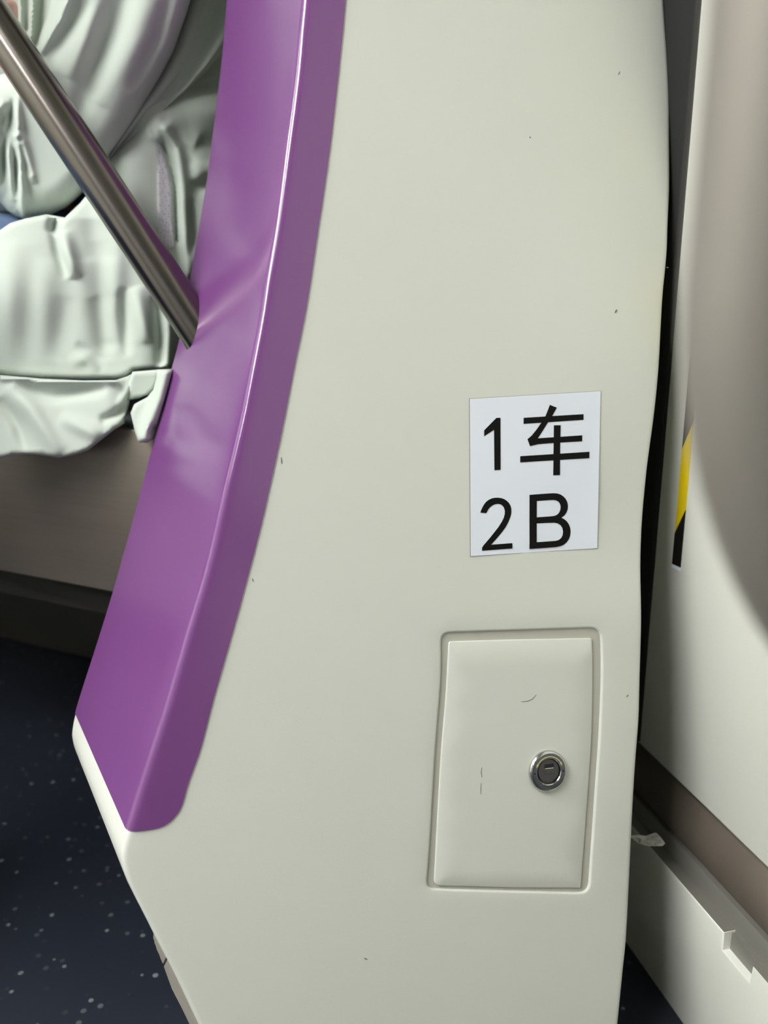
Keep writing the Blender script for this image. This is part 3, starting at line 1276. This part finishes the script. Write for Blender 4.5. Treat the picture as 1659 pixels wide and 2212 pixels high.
# trousers
TV = [V[0], V[13], V[14], V[15], V[16], V[17], V[18]]
tr_o = skin_mesh('trousers', TV, [(0, 1), (1, 2), (2, 3), (0, 4), (4, 5), (5, 6)], [.13, .086, .068, .06, .086, .068, .06], M['denim'])
tr_o.parent = person
JV = [V[0] + Vector((0, 0, .02)), V[1], V[2], V[3] - Vector((0, 0, .05)), V[10], V[11], V[11].lerp(V[12], .75), V[6], V[6].lerp(V[7], .6), V[7], V[7].lerp(V[9], .7)]
ja = skin_mesh('jacket_torso', JV, [(0, 1), (1, 2), (2, 3), (2, 4), (4, 5), (5, 6), (2, 7), (7, 8), (8, 9), (9, 10)], [.15, .14, .14, .075, .075, .058, .045, .07, .055, .05, .045], M['cloth'])
ja.parent = person
for a_, b_ in ((15, 19), (18, 20)):
    sv2 = [V[a_] + Vector((0, .03, -.035)), V[a_] + Vector((0, 0, -.035)), V[a_].lerp(V[b_], .6) + Vector((0, 0, -.02)), V[b_] + (V[b_] - V[a_]).normalized() * .05 + Vector((0, 0, .02))]
    sh_o = skin_mesh('shoe', sv2, [(0, 1), (1, 2), (2, 3)], [(.038, .04), (.042, .045), (.045, .036), (.034, .024)], M['shoe'], 1)
    sh_o.parent = person
hv = [head + Vector((0, .02, .01)), head + Vector((0, .025, .08)), head + Vector((0, .05, -.06))]
ha = skin_mesh('hair', hv, [(0, 1), (0, 2)], [.098, .085, .07], M['hair'])
ha.parent = person


def ridge(p, line, width, height, taper=True):
    """gaussian fold along a polyline"""
    best, tb = 1e9, 0
    n = len(line) - 1
    for i in range(n):
        d, t = seg_dist(p, line[i], line[i + 1])
        if d < best:
            best, tb = d, (i + t) / n
    if best > width * 3:
        return 0
    k = math.sin(math.pi * min(1, max(0, tb)))**.6 if taper else 1
    return height * k * math.exp(-(best / width)**2)


def sheet(name, poly, zf, material, step=9, back=.03, parent=person, roll=14, rolld=.012):
    """a cloth panel: traced outline, own relief, edges rolled back and closed behind"""
    bm = bmesh.new()
    v2, tr = cdt(poly, step)

    def Zc(x, y):
        d = poly_dist((x, y), poly)
        e_ = max(0, 1 - d / roll)
        return zf(x, y) + rolld * (1 - math.sqrt(max(0, 1 - e_ * e_)))
    fv = [bm.verts.new(px(x, y, Zc(x, y))) for x, y in v2]
    for t in tr:
        bm.faces.new([fv[i] for i in t])
    n = len(poly)
    bverts = [bm.verts.new(px(x, y, Zc(x, y))) for x, y in poly]
    inn = offset_poly(poly, -min(roll, 10))
    b2 = [bm.verts.new(px(x, y, Zc(*q) + back)) for (x, y), q in zip(inn, poly)]
    for i in range(n):
        j = (i + 1) % n
        bm.faces.new((bverts[i], bverts[j], b2[j], b2[i]))
    bmesh.ops.remove_doubles(bm, verts=bm.verts[:], dist=1e-6)
    o_ = link(name, bm, material, angle=75)
    if parent:
        o_.parent = parent
    return o_


# side of the jacket body behind the arm
sidep = [(225, 120), (520, -60), (530, 60), (520, 220), (505, 360), (490, 480), (470, 590), (420, 640), (330, 640), (225, 560), (215, 400)]


def z_side(x, y):
    p = (x, y)
    z = .948 - .018 * math.exp(-((x - 310) / 60)**2) + .03 * max(0, (x - 400) / 100)**2
    z -= ridge(p, [(258, 360), (262, 430), (270, 560)], 45, .016, False)          # belly of the front panel
    z -= ridge(p, [(352, 262), (400, 235), (480, 240)], 42, .010, False)          # upper tuck
    z += ridge(p, [(350, 252), (382, 300), (420, 352)], 8, .007)                  # sharp crease
    z -= ridge(p, [(360, 276), (384, 318), (395, 400), (402, 500), (404, 590)], 13, .011, False)   # bright pleat
    z += ridge(p, [(349, 312), (367, 350), (378, 400), (381, 520)], 5, .006, False)
    z -= ridge(p, [(318, 270), (326, 295), (345, 305)], 6, .003)
    z -= ridge(p, [(335, 262), (340, 290), (350, 300)], 5, .003)
    z += ridge(p, [(425, 305), (455, 318), (470, 350)], 22, .007)                 # hollow by the purple edge
    z += ridge(p, [(415, 410), (440, 402), (465, 390)], 18, .007)
    z -= ridge(p, [(425, 350), (430, 375), (428, 395)], 16, .004)
    z += ridge(p, [(412, 430), (418, 500), (414, 560)], 12, .006)
    z -= ridge(p, [(432, 520), (415, 580), (398, 640)], 14, .006)
    z += ridge(p, [(405, 200), (440, 192), (490, 190)], 12, .007)
    return z




# mesh vent panel
def z_vent(x, y):
    return z_body(x, y) - .0028



# sleeve of the near arm
sleevep = [(150, -200), (130, -120), (118, -60), (109, 0), (99, 40), (80, 92), (62, 128), (40, 150), (0, 160), (-140, 140), (-170, 240), (-170, 340), (-90, 395), (-30, 418),
           (0, 436), (14, 452), (30, 465), (52, 474), (80, 470), (112, 463), (146, 446), (170, 425), (196, 396), (226, 360), (256, 317), (286, 268), (318, 213), (346, 165), (374, 112), (396, 50), (412, 0), (440, -60), (480, -160), (490, -200)]


def z_sleeve(x, y):
    p = (x, y)
    z = .858 + .000125 * y + .00005 * max(0, x - 150)
    z -= ridge(p, [(35, 205), (40, 270), (36, 300)], 9, .008)
    z -= ridge(p, [(36, 296), (45, 348), (44, 386), (49, 453), (54, 470)], 7, .007, False)
    z -= ridge(p, [(44, 281), (57, 335), (74, 396)], 8, .009)
    z += ridge(p, [(48, 312), (58, 350), (68, 380)], 7, .005)
    z -= ridge(p, [(47, 369), (52, 400), (57, 433)], 7, .005)
    z -= ridge(p, [(17, 250), (15, 318), (24, 369), (30, 436)], 8, .008)
    z += ridge(p, [(32, 208), (22, 256), (8, 335), (4, 400)], 7, .007)
    z += ridge(p, [(32, 318), (33, 370), (34, 430)], 6, .005)
    z -= ridge(p, [(-12, 220), (-14, 300), (-6, 400)], 12, .010)
    z += ridge(p, [(-34, 220), (-38, 300), (-26, 400)], 10, .008)
    z -= ridge(p, [(10, 215), (0, 235), (-30, 250)], 10, .006)
    z -= ridge(p, [(170, -60), (130, 40), (88, 110)], 9, .008, False)
    z += ridge(p, [(185, 0), (140, 80), (100, 150)], 16, .006)
    z += ridge(p, [(290, -60), (240, 60), (190, 190), (160, 270)], 24, .008)
    z -= ridge(p, [(330, -40), (290, 90), (220, 230)], 30, .006)
    z -= ridge(p, [(225, -40), (185, 80), (150, 170)], 20, .006)
    z += ridge(p, [(380, -60), (340, 80), (280, 200)], 16, .006)
    return z


sheet('sleeve', sleevep, z_sleeve, M['cloth'], 3.6, .05, roll=62, rolld=.036)

# loose underside of the upper sleeve
bm = bmesh.new()
rings = []
Lu = [(420, -120), (404, -20), (386, 50), (366, 112), (330, 175), (290, 235), (262, 285), (242, 325), (236, 338)]
Ru = [(560, -60), (520, 50), (490, 100), (450, 150), (408, 193), (350, 243), (300, 284), (262, 318), (243, 340)]
for i in range(len(Lu)):
    l, r = Vector(Lu[i]), Vector(Ru[i])
    c = (l + r) / 2
    k = i / (len(Lu) - 1)
    zc_ = .962 - .035 * k
    w = (r - l).length / 2
    dep = w / F * zc_ * .9
    ring = []
    for j in range(28):
        a = 2 * math.pi * j / 28
        q = c + (r - c) * math.cos(a)
        Z = zc_ - dep * math.sin(a) + .006 * math.cos(a * 4 + i * .3)
        ring.append(px(q.x, q.y, Z))
    rings.append(ring)
loft(bm, rings)
o = link('sleeve_underside', bm, M['cloth'], angle=80)
o.parent = person

# front of the jacket over the chest, seen past the handrail
chestp = [(30, -120), (145, -120), (135, -20), (116, 30), (100, 100), (70, 170), (40, 120), (40, 20), (36, -40)]


def z_chest(x, y):
    p = (x, y)
    z = .95
    z -= ridge(p, [(44, -100), (43, 0), (46, 60)], 4, .006, False)
    z -= ridge(p, [(72, -100), (70, 20), (67, 90)], 5, .010, False)
    z += ridge(p, [(60, -100), (58, 0), (58, 60)], 8, .006, False)
    z += ridge(p, [(92, -100), (90, 10), (80, 100)], 9, .008, False)
    return z


sheet('jacket_front', chestp, z_chest, M['cloth'], 5, .03)

# jacket skirt hanging over the seat edge
skirt = [(-170, 520), (-120, 490), (-60, 500), (0, 497), (22, 482), (55, 472), (100, 463), (140, 470), (170, 440), (230, 400), (300, 470), (360, 560), (392, 610), (398, 660), (393, 735), (374, 797), (290, 800), (272, 812), (250, 819), (180, 820), (90, 816), (0, 808), (-170, 800)]


def z_skirt(x, y):
    p = (x, y)
    z = .893 + .00004 * (y - 640)
    z -= .020 * math.exp(-((x - 30) / 120)**2 - ((y - 620) / 130)**2)
    z += .05 * max(0, (470 - y) / 100)
    z += .028 * max(0, (x - 300) / 90)**2
    z -= ridge(p, [(134, 500), (152, 560), (163, 600)], 15, .011)                  # loop fold
    z += ridge(p, [(114, 490), (126, 545), (146, 600)], 10, .007)
    z += ridge(p, [(130, 462), (118, 482), (112, 505)], 11, .012)
    z -= ridge(p, [(290, 620), (308, 690), (322, 740)], 18, .010)                  # second loop
    z += ridge(p, [(266, 620), (268, 680), (274, 770)], 11, .007)
    z += ridge(p, [(340, 650), (346, 720), (347, 780)], 10, .008, False)
    z -= ridge(p, [(364, 640), (366, 720), (360, 790)], 15, .010, False)
    z -= ridge(p, [(232, 560), (244, 640), (236, 740)], 22, .005)
    z += ridge(p, [(205, 640), (222, 700), (226, 780)], 18, .004)
    for (a, b_, h, w_) in (((20, 520), (14, 800), .005, 26), ((70, 530), (60, 800), -.004, 26), ((100, 560), (92, 790), .004, 26), ((140, 640), (120, 780), -.004, 24),
                           ((175, 560), (185, 790), .006, 28), ((215, 520), (238, 760), -.006, 24), ((250, 500), (258, 640), .006, 20), ((195, 430), (210, 560), -.007, 26)):
        z -= ridge(p, [a, b_], w_, h * .6)
    z -= ridge(p, [(150, 785), (190, 772), (215, 800)], 13, .003)
    z += ridge(p, [(165, 742), (190, 760), (225, 795)], 9, .003)
    return z


bodyp = [(-170, 520), (-120, 490), (-60, 500), (0, 497), (22, 482), (55, 472), (100, 463), (140, 470), (172, 440), (205, 400), (222, 360), (225, 250), (228, 120), (520, -60), (530, 60), (520, 220), (500, 360),
         (480, 440), (455, 520), (432, 590), (415, 640), (400, 690), (389, 745), (374, 797), (290, 800), (272, 812), (250, 819), (180, 820), (90, 816), (0, 808), (-170, 800)]


def z_body(x, y):
    d = (y - 64 - 1.503 * x) / 1.805          # side of the handrail line: below it hangs the skirt
    t = max(0, min(1, (d + 70) / 110))
    t = t * t * (3 - 2 * t)
    return z_side(x, y) * (1 - t) + z_skirt(x, y) * t


sheet('jacket_body', bodyp, z_body, M['cloth'], 5.5, .03, roll=10, rolld=.008)
sheet('mesh_vent', [(338, 306), (345, 312), (360, 352), (371, 395), (374, 450), (376, 535), (344, 535), (340, 450), (339, 380)], z_vent, M['mesh_cloth'], 5, .004, roll=2, rolld=.001)
hem = [(-170, 798), (0, 810), (90, 818), (180, 822), (250, 821), (274, 813), (288, 806), (292, 830), (282, 860), (268, 915), (250, 926), (222, 948), (190, 973), (160, 983), (128, 989), (95, 984), (60, 981), (25, 984), (0, 990), (-170, 1000)]


def z_hem(x, y):
    p = (x, y)
    z = .884 - .00006 * max(0, x)
    z += ridge(p, [(30, 836), (120, 852), (230, 838)], 14, .012)
    z -= ridge(p, [(0, 814), (120, 824), (250, 824)], 6, .006, False)
    z -= ridge(p, [(20, 830), (70, 890), (130, 980)], 20, .010)
    z += ridge(p, [(0, 860), (40, 920), (60, 980)], 14, .008)
    z -= ridge(p, [(130, 900), (190, 930), (215, 945)], 16, .007)
    z += ridge(p, [(215, 910), (250, 895), (275, 880)], 9, .008)
    z -= ridge(p, [(290, 815), (276, 845), (255, 880)], 8, .006)
    z += .02 * max(0, (x - 230) / 60)**2
    return z


sheet('jacket_hem', hem, z_hem, M['cloth'], 6, .02, roll=8, rolld=.006)
flap = [(340, 798), (374, 797), (366, 830), (352, 880), (342, 918), (333, 945), (318, 957), (298, 955), (291, 930), (282, 892), (290, 873), (318, 858), (331, 842), (337, 820)]
flap_back = [(286, 803), (345, 798), (340, 830), (326, 850), (300, 860), (270, 866), (276, 835)]


def z_flap(x, y):
    p = (x, y)
    z = .858
    z -= ridge(p, [(360, 800), (345, 860), (312, 945)], 16, .012, False)
    z += ridge(p, [(340, 915), (325, 945)], 8, .008)
    return z


sheet('jacket_flap', flap, z_flap, M['cloth'], 5, .014, roll=6, rolld=.005)
sheet('jacket_lining', flap_back, lambda x, y: .874 + .0001 * (y - 830), M['cloth'], 6, .01, roll=5, rolld=.003)
